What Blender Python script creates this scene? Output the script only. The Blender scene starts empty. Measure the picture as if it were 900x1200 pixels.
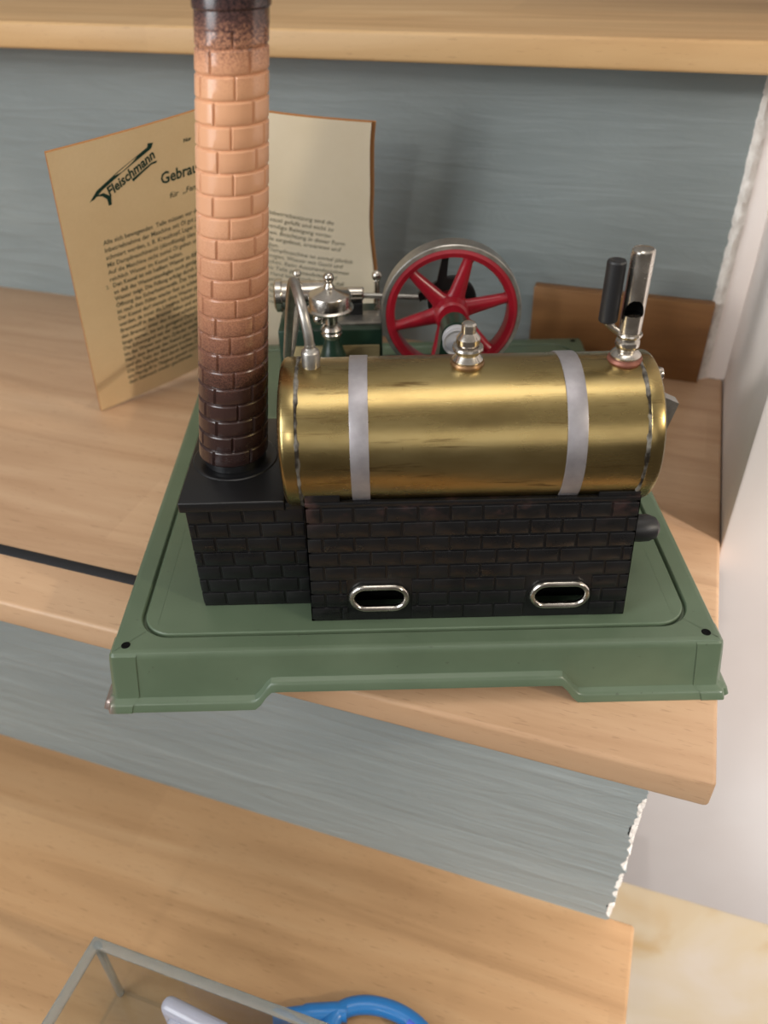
import bpy, bmesh, math, random
from mathutils import Vector, Matrix
random.seed(7)
S = 0.01                                   # geometry below is written in centimetres
PI = math.pi
scene = bpy.context.scene
col = scene.collection

# ------------------------------------------------------------------ camera
cam_d = bpy.data.cameras.new('camera')
cam = bpy.data.objects.new('camera', cam_d)
col.objects.link(cam)
pitch, yaw, roll = math.radians(37.245), math.radians(0.138), math.radians(-1.23)
fwd = Vector((math.sin(yaw)*math.cos(pitch), math.cos(yaw)*math.cos(pitch), -math.sin(pitch)))
r0 = fwd.cross(Vector((0, 0, 1))).normalized()
u0 = r0.cross(fwd)
rr_ = math.cos(roll)*r0 + math.sin(roll)*u0
uu_ = -math.sin(roll)*r0 + math.cos(roll)*u0
M = Matrix((rr_, uu_, -fwd)).transposed().to_4x4()
M.translation = Vector((-1.263, -22.96, 27.257))*S
cam.matrix_world = M
cam_d.sensor_fit = 'HORIZONTAL'
cam_d.sensor_width = 36
cam_d.lens = 952.87/900*36
cam_d.clip_start = 0.01
cam_d.dof.use_dof = True
cam_d.dof.focus_distance = 0.33
cam_d.dof.aperture_fstop = 13
scene.camera = cam

# ------------------------------------------------------------------ light
world = bpy.data.worlds.new('world')
scene.world = world
world.use_nodes = True
wn = world.node_tree
wn.nodes.clear()
tc = wn.nodes.new('ShaderNodeTexCoord')
sp = wn.nodes.new('ShaderNodeSeparateXYZ')
rp = wn.nodes.new('ShaderNodeValToRGB')
mr = wn.nodes.new('ShaderNodeMapRange')
mr.inputs[1].default_value = -1
mr.inputs[2].default_value = 1
bg = wn.nodes.new('ShaderNodeBackground')
wo = wn.nodes.new('ShaderNodeOutputWorld')
wn.links.new(tc.outputs['Generated'], sp.inputs[0])
wn.links.new(sp.outputs[2], mr.inputs[0])
wn.links.new(mr.outputs[0], rp.inputs[0])
wn.links.new(rp.outputs[0], bg.inputs[0])
wn.links.new(bg.outputs[0], wo.inputs[0])
els = rp.color_ramp.elements
els[0].position = 0.0
els[0].color = (0.30, 0.255, 0.21, 1)
els[1].position = 1.0
els[1].color = (0.95, 0.90, 0.84, 1)
e = els.new(0.47); e.color = (0.24, 0.22, 0.20, 1)
e = els.new(0.70); e.color = (0.42, 0.40, 0.37, 1)
bg.inputs[1].default_value = 0.58


def area(name, loc, target, size, power, color, size_y=None):
    d = bpy.data.lights.new(name, 'AREA')
    d.shape = 'RECTANGLE'
    d.size = size
    d.size_y = size_y or size
    d.energy = power
    d.color = color
    o = bpy.data.objects.new(name, d)
    col.objects.link(o)
    o.location = loc
    o.rotation_euler = (Vector(target)-Vector(loc)).to_track_quat('-Z', 'Y').to_euler()
    return o


area('window_light', (-0.92, -0.50, 0.48), (0.0, 0.15, 0.0), 0.6, 11.5, (0.93, 0.97, 1.0), 0.8)
area('front_fill', (0.6, -2.4, 0.9), (0.1, 0.2, 0.0), 1.5, 7, (1.0, 0.97, 0.94), 1.0)  # added soft fill behind the camera, lifts the wall and booklet
area('room_lamp', (-0.72, -1.75, 0.95), (0, 0.1, 0.05), 0.07, 5, (1.0, 0.96, 0.90))
area('ceiling_lamp', (0.15, -0.15, 1.9), (0, 0.1, 0.0), 1.3, 10.5, (1.0, 0.95, 0.88), 0.6)
area('side_lamp', (1.35, -0.82, 0.82), (-0.1, 0.2, 0.08), 0.05, 12.5, (1.0, 0.88, 0.70))


def spot(name, loc, target, power, cone, blend, color, soft=0.08):
    d = bpy.data.lights.new(name, 'SPOT')
    d.energy = power
    d.color = color
    d.spot_size = math.radians(cone)
    d.spot_blend = blend
    d.shadow_soft_size = soft
    o = bpy.data.objects.new(name, d)
    col.objects.link(o)
    o.location = loc
    o.rotation_euler = (Vector(target)-Vector(loc)).to_track_quat('-Z', 'Y').to_euler()


spot('wall_fill_right', (1.5, -1.5, 0.9), (0.66, 0.0, -0.10), 420, 29, 0.5, (1.0, 0.96, 0.95))  # added fill spot that brightens the white wall face
spot('return_fill_left', (-1.5, -0.75, 0.75), (0.34, 0.235, 0.12), 75, 9.5, 0.8, (1.0, 0.95, 0.91))  # added fill spot that brightens the wall return beside the riser

scene.view_settings.view_transform = 'Standard'
scene.view_settings.look = 'None'
scene.view_settings.gamma = 1
scene.view_settings.use_curve_mapping = False
scene.view_settings.exposure = -0.18


# ------------------------------------------------------------------ materials
def srgb(r, g, b):
    f = lambda c: (c/255/12.92) if c <= 10 else ((c/255+0.055)/1.055)**2.4
    return (f(r), f(g), f(b), 1)


class N:
    """small helper around a material's node tree"""
    def __init__(self, name, color=(0.5, 0.5, 0.5, 1), rough=0.5, metal=0.0, spec=0.5, coat=0.0):
        self.m = bpy.data.materials.new(name)
        self.m.use_nodes = True
        self.t = self.m.node_tree
        self.b = self.t.nodes['Principled BSDF']
        self.b.inputs['Base Color'].default_value = color
        self.b.inputs['Roughness'].default_value = rough
        self.b.inputs['Metallic'].default_value = metal
        self.b.inputs['Specular IOR Level'].default_value = spec
        self.b.inputs['Coat Weight'].default_value = coat
        self.b.inputs['Coat Roughness'].default_value = 0.15

    def n(self, kind, **kw):
        x = self.t.nodes.new(kind)
        for k, v in kw.items():
            setattr(x, k, v)
        return x

    def link(self, a, b):
        self.t.links.new(a, b)

    def coords(self, scale=(1, 1, 1), rot=(0, 0, 0), loc=(0, 0, 0)):
        c = self.n('ShaderNodeTexCoord')
        mp = self.n('ShaderNodeMapping')
        mp.inputs['Scale'].default_value = scale
        mp.inputs['Rotation'].default_value = rot
        mp.inputs['Location'].default_value = loc
        self.link(c.outputs['Object'], mp.inputs[0])
        return mp.outputs[0]

    def noise(self, vec, scale=1.0, detail=3.0, rough=0.5, dist=0.0):
        x = self.n('ShaderNodeTexNoise')
        x.inputs['Scale'].default_value = scale
        x.inputs['Detail'].default_value = detail
        x.inputs['Roughness'].default_value = rough
        x.inputs['Distortion'].default_value = dist
        self.link(vec, x.inputs['Vector'])
        return x.outputs[0]

    def ramp(self, fac, stops):
        x = self.n('ShaderNodeValToRGB')
        el = x.color_ramp.elements
        el[0].position, el[0].color = stops[0]
        el[1].position, el[1].color = stops[-1]
        for p, c in stops[1:-1]:
            q = el.new(p)
            q.color = c
        self.link(fac, x.inputs[0])
        return x.outputs[0]

    def mix(self, fac, a, b, mode='MIX'):
        x = self.n('ShaderNodeMix', data_type='RGBA', blend_type=mode)
        for sock, v in ((x.inputs[0], fac), (x.inputs[6], a), (x.inputs[7], b)):
            if hasattr(v, 'is_output'):
                self.link(v, sock)
            else:
                sock.default_value = v
        return x.outputs[2]

    def math(self, op, a, b=0.0, c=0.0):
        x = self.n('ShaderNodeMath', operation=op)
        for s, v in zip(x.inputs, (a, b, c)):
            if hasattr(v, 'is_output'):
                self.link(v, s)
            else:
                s.default_value = v
        return x.outputs[0]

    def color(self, c):
        self.link(c, self.b.inputs['Base Color'])

    def rough(self, c):
        self.link(c, self.b.inputs['Roughness'])

    def bump(self, h, strength=0.3, dist=0.001):
        x = self.n('ShaderNodeBump')
        x.inputs['Strength'].default_value = strength
        x.inputs['Distance'].default_value = dist
        self.link(h, x.inputs['Height'])
        self.link(x.outputs[0], self.b.inputs['Normal'])


def grey(v):
    return (v, v, v, 1)


def wood(name, base, dark, light, fleck=0.5, stave=0.058, rough=0.42, bands=0.5):
    w = N(name, rough=rough, spec=0.35)
    raw = w.coords()
    sx = w.n('ShaderNodeSeparateXYZ')
    w.link(raw, sx.inputs[0])
    # glued staves running along the board
    row = w.math('FLOOR', w.math('DIVIDE', sx.outputs[1], stave))
    wn1 = w.n('ShaderNodeTexWhiteNoise', noise_dimensions='1D')
    w.link(row, wn1.inputs['W'])
    cx = w.math('FLOOR', w.math('ADD', w.math('DIVIDE', sx.outputs[0], 0.42), w.math('MULTIPLY', wn1.outputs[0], 5.0)))
    wn2 = w.n('ShaderNodeTexWhiteNoise', noise_dimensions='2D')
    cb = w.n('ShaderNodeCombineXYZ')
    w.link(row, cb.inputs[0])
    w.link(cx, cb.inputs[1])
    w.link(cb.outputs[0], wn2.inputs['Vector'])
    # long soft grain
    g1 = w.noise(w.coords(scale=(3.0, 34, 34)), 1.0, 5, 0.55, 1.2)
    g2 = w.noise(w.coords(scale=(6.0, 130, 130)), 1.0, 3, 0.5, 0.4)
    c = w.ramp(g1, [(0.25, dark), (0.5, base), (0.78, light)])
    c = w.mix(w.math('MULTIPLY', g2, 0.35), c, dark)
    tone = w.ramp(wn2.outputs[0], [(0.0, (0.80, 0.77, 0.74, 1)), (1.0, (1.08, 1.07, 1.05, 1))])
    c = w.mix(bands, c, w.mix(1.0, c, tone, 'MULTIPLY'))
    # beech rays: short dark dashes
    fl = w.noise(w.coords(scale=(110, 800, 800)), 1.0, 2, 0.5)
    fm = w.ramp(fl, [(0.62, grey(0)), (0.72, grey(1))])
    c = w.mix(w.math('MULTIPLY', fm, fleck*0.55), c, (dark[0]*0.45, dark[1]*0.38, dark[2]*0.32, 1))
    w.color(c)
    w.bump(w.math('ADD', g2, w.math('MULTIPLY', fm, -0.6)), 0.12, 0.0006)
    return w.m


MAT = {}
MAT['beech'] = wood('beech', srgb(192, 158, 126), srgb(168, 132, 100), srgb(206, 174, 142))
MAT['beech_low'] = wood('beech_low', srgb(184, 147, 108), srgb(160, 124, 88), srgb(198, 164, 126), 0.55)
MAT['beech_top'] = wood('beech_top', srgb(206, 168, 120), srgb(182, 142, 96), srgb(220, 186, 140), 0.35)
MAT['plank'] = wood('plank', srgb(138, 98, 60), srgb(106, 70, 40), srgb(160, 120, 78), 0.3, 0.2)

# grey-blue brushed wall paint
w = N('riser_paint', rough=0.55, spec=0.3)
n1 = w.noise(w.coords(scale=(2.5, 2.5, 5)), 1.5, 4, 0.6)
n2 = w.noise(w.coords(scale=(6, 6, 95)), 1.0, 5, 0.6, 0.6)
n3 = w.noise(w.coords(scale=(14, 14, 60)), 1.0, 3, 0.6, 1.5)
c = w.ramp(n1, [(0.3, srgb(125, 133, 133)), (0.7, srgb(142, 149, 148))])
c = w.mix(w.math('MULTIPLY', w.ramp(n2, [(0.55, grey(0)), (0.8, grey(1))]), 0.30), c, srgb(178, 188, 190))
w.color(c)
w.bump(w.math('ADD', n2, w.math('MULTIPLY', n3, 0.8)), 0.6, 0.0024)
MAT['riser'] = w.m

w = N('white_wall', rough=0.8, spec=0.2)
n1 = w.noise(w.coords(scale=(6, 6, 6)), 1.0, 4, 0.6)
w.color(w.ramp(n1, [(0.3, srgb(232, 222, 216)), (0.7, srgb(240, 233, 229))]))
w.bump(n1, 0.15, 0.001)
MAT['white'] = w.m

w = N('caulk', rough=0.8, spec=0.2)
n1 = w.noise(w.coords(scale=(120, 120, 120)), 1.0, 4, 0.6)
w.color(w.ramp(n1, [(0.3, srgb(206, 198, 190)), (0.7, srgb(238, 234, 228))]))
w.bump(n1, 0.8, 0.003)
MAT['caulk'] = w.m

w = N('beige_plaster', rough=0.75, spec=0.2)
n1 = w.noise(w.coords(scale=(9, 9, 7)), 1.0, 4, 0.55, 0.7)
w.color(w.ramp(n1, [(0.35, srgb(220, 206, 188)), (0.58, srgb(216, 198, 168)), (0.72, srgb(204, 174, 130))]))
w.bump(n1, 0.2, 0.001)
MAT['beige'] = w.m

# machine finishes
w = N('green_enamel', rough=0.33, spec=0.5)
n1 = w.noise(w.coords(scale=(30, 30, 30)), 1.0, 4, 0.6)
n2 = w.noise(w.coords(scale=(420, 420, 420)), 1.0, 2, 0.5)
c = w.ramp(n1, [(0.3, srgb(80, 95, 75)), (0.7, srgb(89, 104, 83))])
sp_ = w.ramp(n2, [(0.72, grey(0)), (0.77, grey(1))])
c = w.mix(w.math('MULTIPLY', sp_, 0.5), c, srgb(60, 66, 52))
w.color(c)
w.rough(w.ramp(n1, [(0.3, grey(0.28)), (0.7, grey(0.42))]))
MAT['green'] = w.m

w = N('green_corner_worn', rough=0.35, spec=0.5)
n2 = w.noise(w.coords(scale=(160, 160, 160)), 1.0, 4, 0.6)
geo = w.n('ShaderNodeTexCoord')
sx = w.n('ShaderNodeSeparateXYZ')
w.link(geo.outputs['Object'], sx.inputs[0])
# bare metal where the toe of the foot has rubbed on tables
zz = w.math('ADD', sx.outputs[2], w.math('MULTIPLY', w.math('SUBTRACT', n2, 0.5), 0.012))
mask = w.ramp(w.math('MULTIPLY', zz, 100.0), [(0.25, grey(1)), (0.55, grey(0))])
mx = w.ramp(w.math('MULTIPLY', w.math('ADD', sx.outputs[0], 0.1335), 100.0), [(0.45, grey(1)), (0.75, grey(0))])
mk = w.math('MULTIPLY', mask, mx)
w.color(w.mix(mk, srgb(85, 100, 79), srgb(148, 132, 124)))
w.link(w.math('MULTIPLY', mk, 0.7), w.b.inputs['Metallic'])
MAT['green_worn'] = w.m

MAT['dark_green'] = N('dark_green_enamel', srgb(30, 52, 40), 0.3).m

w = N('black_tin', rough=0.3, spec=0.5)
n1 = w.noise(w.coords(scale=(45, 45, 60)), 1.0, 5, 0.65)
n2 = w.noise(w.coords(scale=(90, 90, 90)), 1.0, 4, 0.6)
sx = w.n('ShaderNodeSeparateXYZ')
cc = w.n('ShaderNodeTexCoord')
w.link(cc.outputs['Object'], sx.inputs[0])
c = w.ramp(n2, [(0.3, srgb(11, 11, 13)), (0.75, srgb(21, 21, 23))])
# reddish burnt paint along the upper edge of the hearth
edge = w.ramp(w.math('MULTIPLY', sx.outputs[2], 10.0), [(0.77, grey(0)), (0.90, grey(1))])
rust = w.math('MULTIPLY', edge, w.ramp(n1, [(0.5, grey(0)), (0.62, grey(1))]))
c = w.mix(w.math('MULTIPLY', rust, 0.8), c, srgb(70, 46, 42))
w.color(c)
w.rough(w.ramp(n1, [(0.3, grey(0.24)), (0.7, grey(0.44))]))
MAT['black_tin'] = w.m
MAT['black_lid'] = N('black_lid', srgb(16, 16, 18), 0.33).m
MAT['soot_and_hole_shade'] = N('soot_and_hole_shade', srgb(10, 10, 10), 0.8, spec=0.1).m  # soot on the burner tray, painted shade in rivet and whistle openings
MAT['black_plastic'] = N('black_plastic', srgb(22, 22, 24), 0.45).m

# brass boiler: patches, lengthwise scratches and dark scuffs
w = N('boiler_brass', rough=0.2, metal=1.0)
n1 = w.noise(w.coords(scale=(14, 40, 40)), 1.0, 5, 0.6)
n2 = w.noise(w.coords(scale=(18, 260, 260)), 1.0, 5, 0.65, 0.4)
n3 = w.noise(w.coords(scale=(330, 330, 330)), 1.0, 2, 0.5)
c = w.ramp(n1, [(0.28, srgb(132, 112, 72)), (0.5, srgb(158, 138, 92)), (0.75, srgb(176, 158, 112))])
scr = w.ramp(n2, [(0.60, grey(0)), (0.70, grey(1))])
c = w.mix(w.math('MULTIPLY', scr, 0.75), c, srgb(74, 54, 30))
spt = w.ramp(n3, [(0.74, grey(0)), (0.80, grey(1))])
c = w.mix(w.math('MULTIPLY', spt, 0.5), c, srgb(84, 60, 34))
w.color(c)
w.rough(w.math('ADD', w.ramp(n1, [(0.25, grey(0.22)), (0.8, grey(0.34))]), w.math('MULTIPLY', scr, 0.15)))
w.bump(n2, 0.06, 0.0006)
MAT['brass'] = w.m
w = N('solder', srgb(110, 104, 92), 0.5, 0.6)
n1 = w.noise(w.coords(scale=(150, 150, 150)), 1.0, 3, 0.6)
w.color(w.ramp(n1, [(0.4, srgb(40, 34, 26)), (0.65, srgb(150, 146, 138))]))
MAT['solder'] = w.m

w = N('tinned_strap', rough=0.45, metal=0.75)
n1 = w.noise(w.coords(scale=(90, 90, 90)), 1.0, 4, 0.6)
w.color(w.ramp(n1, [(0.3, srgb(146, 142, 146)), (0.7, srgb(172, 168, 172))]))
MAT['strap'] = w.m

w = N('nickel', rough=0.2, metal=1.0)
n1 = w.noise(w.coords(scale=(120, 120, 120)), 1.0, 4, 0.6)
w.color(w.ramp(n1, [(0.3, srgb(178, 170, 160)), (0.7, srgb(206, 200, 192))]))
w.rough(w.ramp(n1, [(0.3, grey(0.16)), (0.7, grey(0.30))]))
MAT['nickel'] = w.m
w = N('dull_steel', rough=0.36, metal=0.9)
n1 = w.noise(w.coords(scale=(150, 150, 150)), 1.0, 4, 0.6)
w.color(w.ramp(n1, [(0.3, srgb(140, 136, 130)), (0.7, srgb(176, 172, 166))]))
MAT['steel'] = w.m
MAT['dark_steel'] = N('dark_steel', srgb(38, 38, 38), 0.4, 0.4).m
MAT['grey_paint'] = N('grey_enamel', srgb(158, 158, 162), 0.45).m
MAT['copper'] = N('copper_washer', srgb(128, 80, 66), 0.5, 0.5).m
MAT['bronze'] = N('bronze_washer', srgb(120, 92, 62), 0.4, 0.7).m

w = N('red_enamel', rough=0.3)
n1 = w.noise(w.coords(scale=(50, 50, 50)), 1.0, 4, 0.6)
w.color(w.ramp(n1, [(0.3, srgb(118, 14, 28)), (0.7, srgb(140, 20, 34))]))
MAT['red'] = w.m

w = N('tan_plate', rough=0.5, metal=0.3)
n1 = w.noise(w.coords(scale=(25, 25, 140)), 1.0, 4, 0.6)
w.color(w.ramp(n1, [(0.3, srgb(128, 112, 78)), (0.7, srgb(160, 144, 104))]))
MAT['tan'] = w.m

# air-brushed chimney: brown foot, terracotta middle, sooty top
w = N('chimney_paint', rough=0.24, spec=0.6)
cc = w.n('ShaderNodeTexCoord')
sx = w.n('ShaderNodeSeparateXYZ')
w.link(cc.outputs['Object'], sx.inputs[0])
spk = w.n('ShaderNodeTexWhiteNoise', noise_dimensions='3D')
vm = w.n('ShaderNodeVectorMath', operation='SNAP')
w.link(w.coords(), vm.inputs[0])
vm.inputs[1].default_value = (0.0004, 0.0004, 0.0004)
w.link(vm.outputs[0], spk.inputs['Vector'])
zz = w.math('ADD', sx.outputs[2], w.math('MULTIPLY', w.math('SUBTRACT', spk.outputs[0], 0.5), 0.009))
t = w.math('DIVIDE', w.math('SUBTRACT', zz, 0.09), 0.17)
c = w.ramp(t, [(0.0, srgb(46, 30, 28)), (0.20, srgb(60, 39, 34)), (0.29, srgb(112, 75, 60)), (0.40, srgb(168, 118, 90)),
               (0.56, srgb(200, 150, 117)), (0.80, srgb(203, 152, 116)), (0.850, srgb(186, 134, 104)), (0.89, srgb(92, 64, 58)), (0.935, srgb(42, 30, 32)), (1.0, srgb(30, 24, 27))])
w.color(c)
MAT['chimney'] = w.m

w = N('old_paper', rough=0.85, spec=0.15)
n1 = w.noise(w.coords(scale=(12, 12, 12)), 1.0, 5, 0.6)
n2 = w.noise(w.coords(scale=(600, 600, 600)), 1.0, 2, 0.5)
c = w.ramp(n1, [(0.3, srgb(218, 188, 146)), (0.7, srgb(228, 202, 162))])
w.color(w.mix(w.math('MULTIPLY', n2, 0.15), c, srgb(180, 150, 110)))
MAT['paper'] = w.m
w = N('inner_paper', rough=0.85, spec=0.15)
n1 = w.noise(w.coords(scale=(12, 12, 12)), 1.0, 5, 0.6)
w.color(w.ramp(n1, [(0.3, srgb(222, 206, 178)), (0.7, srgb(232, 218, 194))]))
MAT['paper_in'] = w.m
MAT['paper_edge'] = N('browned_paper_edge', srgb(160, 112, 70), 0.9, spec=0.1).m
MAT['ink'] = N('green_ink', srgb(34, 58, 50), 0.8, spec=0.1).m
MAT['ink_grey'] = N('grey_ink', srgb(104, 100, 82), 0.85, spec=0.1).m

w = N('clear_edge', srgb(196, 200, 198), 0.12)
w.b.inputs['Transmission Weight'].default_value = 0.75
w.b.inputs['IOR'].default_value = 1.3
MAT['clear'] = w.m
w = N('clear_sheet')
tr = w.n('ShaderNodeBsdfTransparent')
tr.inputs[0].default_value = (0.93, 0.95, 0.95, 1)
gl = w.n('ShaderNodeBsdfGlossy')
gl.inputs['Roughness'].default_value = 0.06
lw = w.n('ShaderNodeLayerWeight')
lw.inputs[0].default_value = 0.5
fr_ = w.math('MULTIPLY_ADD', w.math('POWER', lw.outputs['Facing'], 4.0), 0.55, 0.04)
mx_ = w.n('ShaderNodeMixShader')
w.link(fr_, mx_.inputs[0])
w.link(tr.outputs[0], mx_.inputs[1])
w.link(gl.outputs[0], mx_.inputs[2])
w.link(mx_.outputs[0], w.t.nodes['Material Output'].inputs[0])
MAT['clear_thin'] = w.m
w = N('pale_translucent', srgb(208, 210, 226), 0.15)
w.b.inputs['Transmission Weight'].default_value = 0.5
MAT['pale'] = w.m
MAT['blue'] = N('blue_plastic', srgb(44, 118, 186), 0.3).m
MAT['violet'] = N('violet_plastic', srgb(84, 110, 224), 0.35).m
MAT['rubber'] = N('black_rubber', srgb(26, 27, 31), 0.65).m


# ------------------------------------------------------------------ mesh helpers (centimetres)
def link_mesh(name, bm, mats, parent=None, origin=(0, 0, 0), smooth=30, recalc=True):
    if recalc:
        bmesh.ops.recalc_face_normals(bm, faces=bm.faces)
    o3 = Vector(origin)
    for v in bm.verts:
        v.co = (v.co - o3)*S
    me = bpy.data.meshes.new(name)
    bm.to_mesh(me)
    bm.free()
    mats = mats if isinstance(mats, (list, tuple)) else [mats]
    for m in mats:
        me.materials.append(MAT[m])
    if smooth:
        me.polygons.foreach_set('use_smooth', [True]*len(me.polygons))
        try:
            me.set_sharp_from_angle(angle=math.radians(smooth))
        except Exception:
            pass
    o = bpy.data.objects.new(name, me)
    col.objects.link(o)
    o.location = o3*S
    if parent is not None:
        o.parent = parent
        o.location = (o3 - world_org(parent))*S
    o['_org'] = tuple(o3)
    return o


def world_org(o):
    return Vector(o['_org'])


def thing(name, label, cat, loc, rotz=0.0, group=None):
    o = bpy.data.objects.new(name, None)
    o.empty_display_size = 0.02
    col.objects.link(o)
    o.location = Vector(loc)*S
    o.rotation_euler = (0, 0, rotz)
    o['_org'] = tuple(loc)
    tag(o, label, cat, group)
    return o


def tag(o, label, cat, group=None):
    o['label'] = label
    o['category'] = cat
    if group:
        o['group'] = group
    return o


def box(bm, x0, x1, y0, y1, z0, z1, bevel=0.0, seg=2, mi=0):
    r = bmesh.ops.create_cube(bm, size=1)
    vs = r['verts']
    for v in vs:
        v.co = Vector(((x0+x1)/2 + v.co.x*(x1-x0), (y0+y1)/2 + v.co.y*(y1-y0), (z0+z1)/2 + v.co.z*(z1-z0)))
    fs = list({f for v in vs for f in v.link_faces})
    for f in fs:
        f.material_index = mi
    if bevel:
        es = list({e for v in vs for e in v.link_edges})
        bmesh.ops.bevel(bm, geom=es, offset=bevel, segments=seg, profile=0.5, affect='EDGES')
    return fs


def lathe(bm, prof, origin=(0, 0, 0), axis='Z', seg=40, cap=True, mi=0, mat=None):
    """prof: list of (radius, height); revolved round the axis through origin"""
    o = Vector(origin)
    rings = []
    for (r, h) in prof:
        ring = []
        if r < 1e-5:
            p = {'Z': Vector((0, 0, h)), 'X': Vector((h, 0, 0)), 'Y': Vector((0, h, 0))}[axis]
            if mat: p = mat @ p
            ring = [bm.verts.new(o+p)]
        else:
            for k in range(seg):
                a = 2*PI*k/seg
                ca, sa = r*math.cos(a), r*math.sin(a)
                p = {'Z': Vector((ca, sa, h)), 'X': Vector((h, ca, sa)), 'Y': Vector((sa, h, ca))}[axis]
                if mat: p = mat @ p
                ring.append(bm.verts.new(o+p))
        rings.append(ring)
    for a, b in zip(rings, rings[1:]):
        for k in range(seg):
            k2 = (k+1) % seg
            if len(a) == 1 and len(b) == 1:
                continue
            if len(a) == 1:
                f = bm.faces.new((a[0], b[k], b[k2]))
            elif len(b) == 1:
                f = bm.faces.new((a[k], b[0], a[k2]))
            else:
                f = bm.faces.new((a[k], b[k], b[k2], a[k2]))
            f.material_index = mi
    if cap:
        for ring in (rings[0], rings[-1]):
            if len(ring) > 2:
                f = bm.faces.new(ring)
                f.material_index = mi
    return rings


def catmull(pts, n=8):
    pts = [Vector(p) for p in pts]
    P = [2*pts[0]-pts[1]] + pts + [2*pts[-1]-pts[-2]]
    out = []
    for i in range(1, len(P)-2):
        for k in range(n):
            t = k/n
            a, b, c, d = P[i-1], P[i], P[i+1], P[i+2]
            out.append(0.5*((2*b)+(c-a)*t+(2*a-5*b+4*c-d)*t*t+(3*b-a-3*c+d)*t**3))
    out.append(pts[-1])
    return out


def tube(bm, pts, rad, seg=14, closed=False, cap=True, mi=0, flat=1.0, up=None):
    pts = [Vector(p) for p in pts]
    n = len(pts)
    rads = rad if isinstance(rad, (list, tuple)) else [rad]*n
    rings = []
    prev = None
    for i, p in enumerate(pts):
        if closed:
            t = (pts[(i+1) % n]-pts[i-1]).normalized()
        else:
            t = (pts[min(i+1, n-1)]-pts[max(i-1, 0)]).normalized()
        if prev is None:
            a = Vector(up) if up else (Vector((0, 0, 1)) if abs(t.z) < 0.9 else Vector((1, 0, 0)))
            nx = (a - t*a.dot(t)).normalized()
        else:
            nx = (prev - t*prev.dot(t)).normalized()
        prev = nx
        ny = t.cross(nx)
        rings.append([bm.verts.new(p + rads[i]*(math.cos(2*PI*k/seg)*nx*flat + math.sin(2*PI*k/seg)*ny)) for k in range(seg)])
    m = n if closed else n-1
    for i in range(m):
        a, b = rings[i], rings[(i+1) % n]
        for k in range(seg):
            f = bm.faces.new((a[k], a[(k+1) % seg], b[(k+1) % seg], b[k]))
            f.material_index = mi
    if cap and not closed:
        for ring in (rings[0], rings[-1]):
            f = bm.faces.new(ring)
            f.material_index = mi
    return rings


def ball(bm, c, r, mi=0, seg=20):
    m = Matrix.Translation(Vector(c))
    res = bmesh.ops.create_uvsphere(bm, u_segments=seg, v_segments=seg//2, radius=r, matrix=m)
    for f in {f for v in res['verts'] for f in v.link_faces}:
        f.material_index = mi


def prism(bm, poly, y0, y1, mi=0):
    """polygon in xz, extruded along y"""
    a = [bm.verts.new((x, y0, z)) for x, z in poly]
    b = [bm.verts.new((x, y1, z)) for x, z in poly]
    n = len(poly)
    fs = [bm.faces.new(a), bm.faces.new(b[::-1])]
    for i in range(n):
        fs.append(bm.faces.new((a[i], b[i], b[(i+1) % n], a[(i+1) % n])))
    for f in fs:
        f.material_index = mi
    return a, b


def smooth_step(a, b, x):
    t = min(1, max(0, (x-a)/(b-a)))
    return t*t*(3-2*t)


# ------------------------------------------------------------------ the staircase
TH = math.radians(-19.503)
STO = Vector((11.262, -4.783, 0))
RUN, RISE, THICK = 28.827, 21.093, 1.565
VR = 33.776                                    # riser plane of the step that carries the engine


def stair_w(u, v, z):
    return Vector((STO.x + u*math.cos(TH) - v*math.sin(TH), STO.y + u*math.sin(TH) + v*math.cos(TH), z))


def place_stair(o, u, v, z):
    o.location = stair_w(u, v, z)*S
    o.rotation_euler = (0, 0, TH)
    o['_org'] = tuple(stair_w(u, v, z))
    return o


def tread(name, vn, ztop, depth, length, mat, label):
    bm = bmesh.new()
    box(bm, -length, 0, 0, depth, -THICK, 0, 0.22, 3)
    o = link_mesh(name, bm, mat)
    place_stair(o, 0, vn, ztop)
    tag(o, label, 'stair tread')
    return o


def struct(o):
    o['kind'] = 'structure'
    return o


def riser(name, v, z0, z1, ragged):
    """painted riser with a ragged right edge"""
    bm = bmesh.new()
    n = 90
    ys = [z0+(z1-z0)*i/n for i in range(n+1)]
    rnd = random.Random(3+int(v))
    L = -110
    js = []
    j = 0
    for i in range(n+1):
        j = 0.72*j + rnd.uniform(-0.12, 0.12)
        js.append(ragged + j + (0.14 if rnd.random() < 0.12 else 0))
    fr = [(bm.verts.new((L, 0, z)), bm.verts.new((j, 0, z))) for z, j in zip(ys, js)]
    bk = [(bm.verts.new((L, 1.0, z)), bm.verts.new((j+0.02, 1.0, z))) for z, j in zip(ys, js)]
    for i in range(n):
        bm.faces.new((fr[i][0], fr[i][1], fr[i+1][1], fr[i+1][0]))
        bm.faces.new((bk[i][0], bk[i+1][0], bk[i+1][1], bk[i][1]))
        bm.faces.new((fr[i][1], bk[i][1], bk[i+1][1], fr[i+1][1]))
        bm.faces.new((fr[i][0], fr[i+1][0], bk[i+1][0], bk[i][0]))
    for a, b in ((fr[0], bk[0]), (fr[-1], bk[-1])):
        bm.faces.new((a[0], a[1], b[1], b[0]))
    o = link_mesh(name, bm, 'riser', smooth=0)
    place_stair(o, 0, v, 0)
    return struct(o)


ZL, ZU = -RISE, RISE
riser('wall_back', VR, 0.0, ZU-THICK, -1.69)
riser('wall_front', VR-RUN, ZL, -THICK, -1.64)

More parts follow.
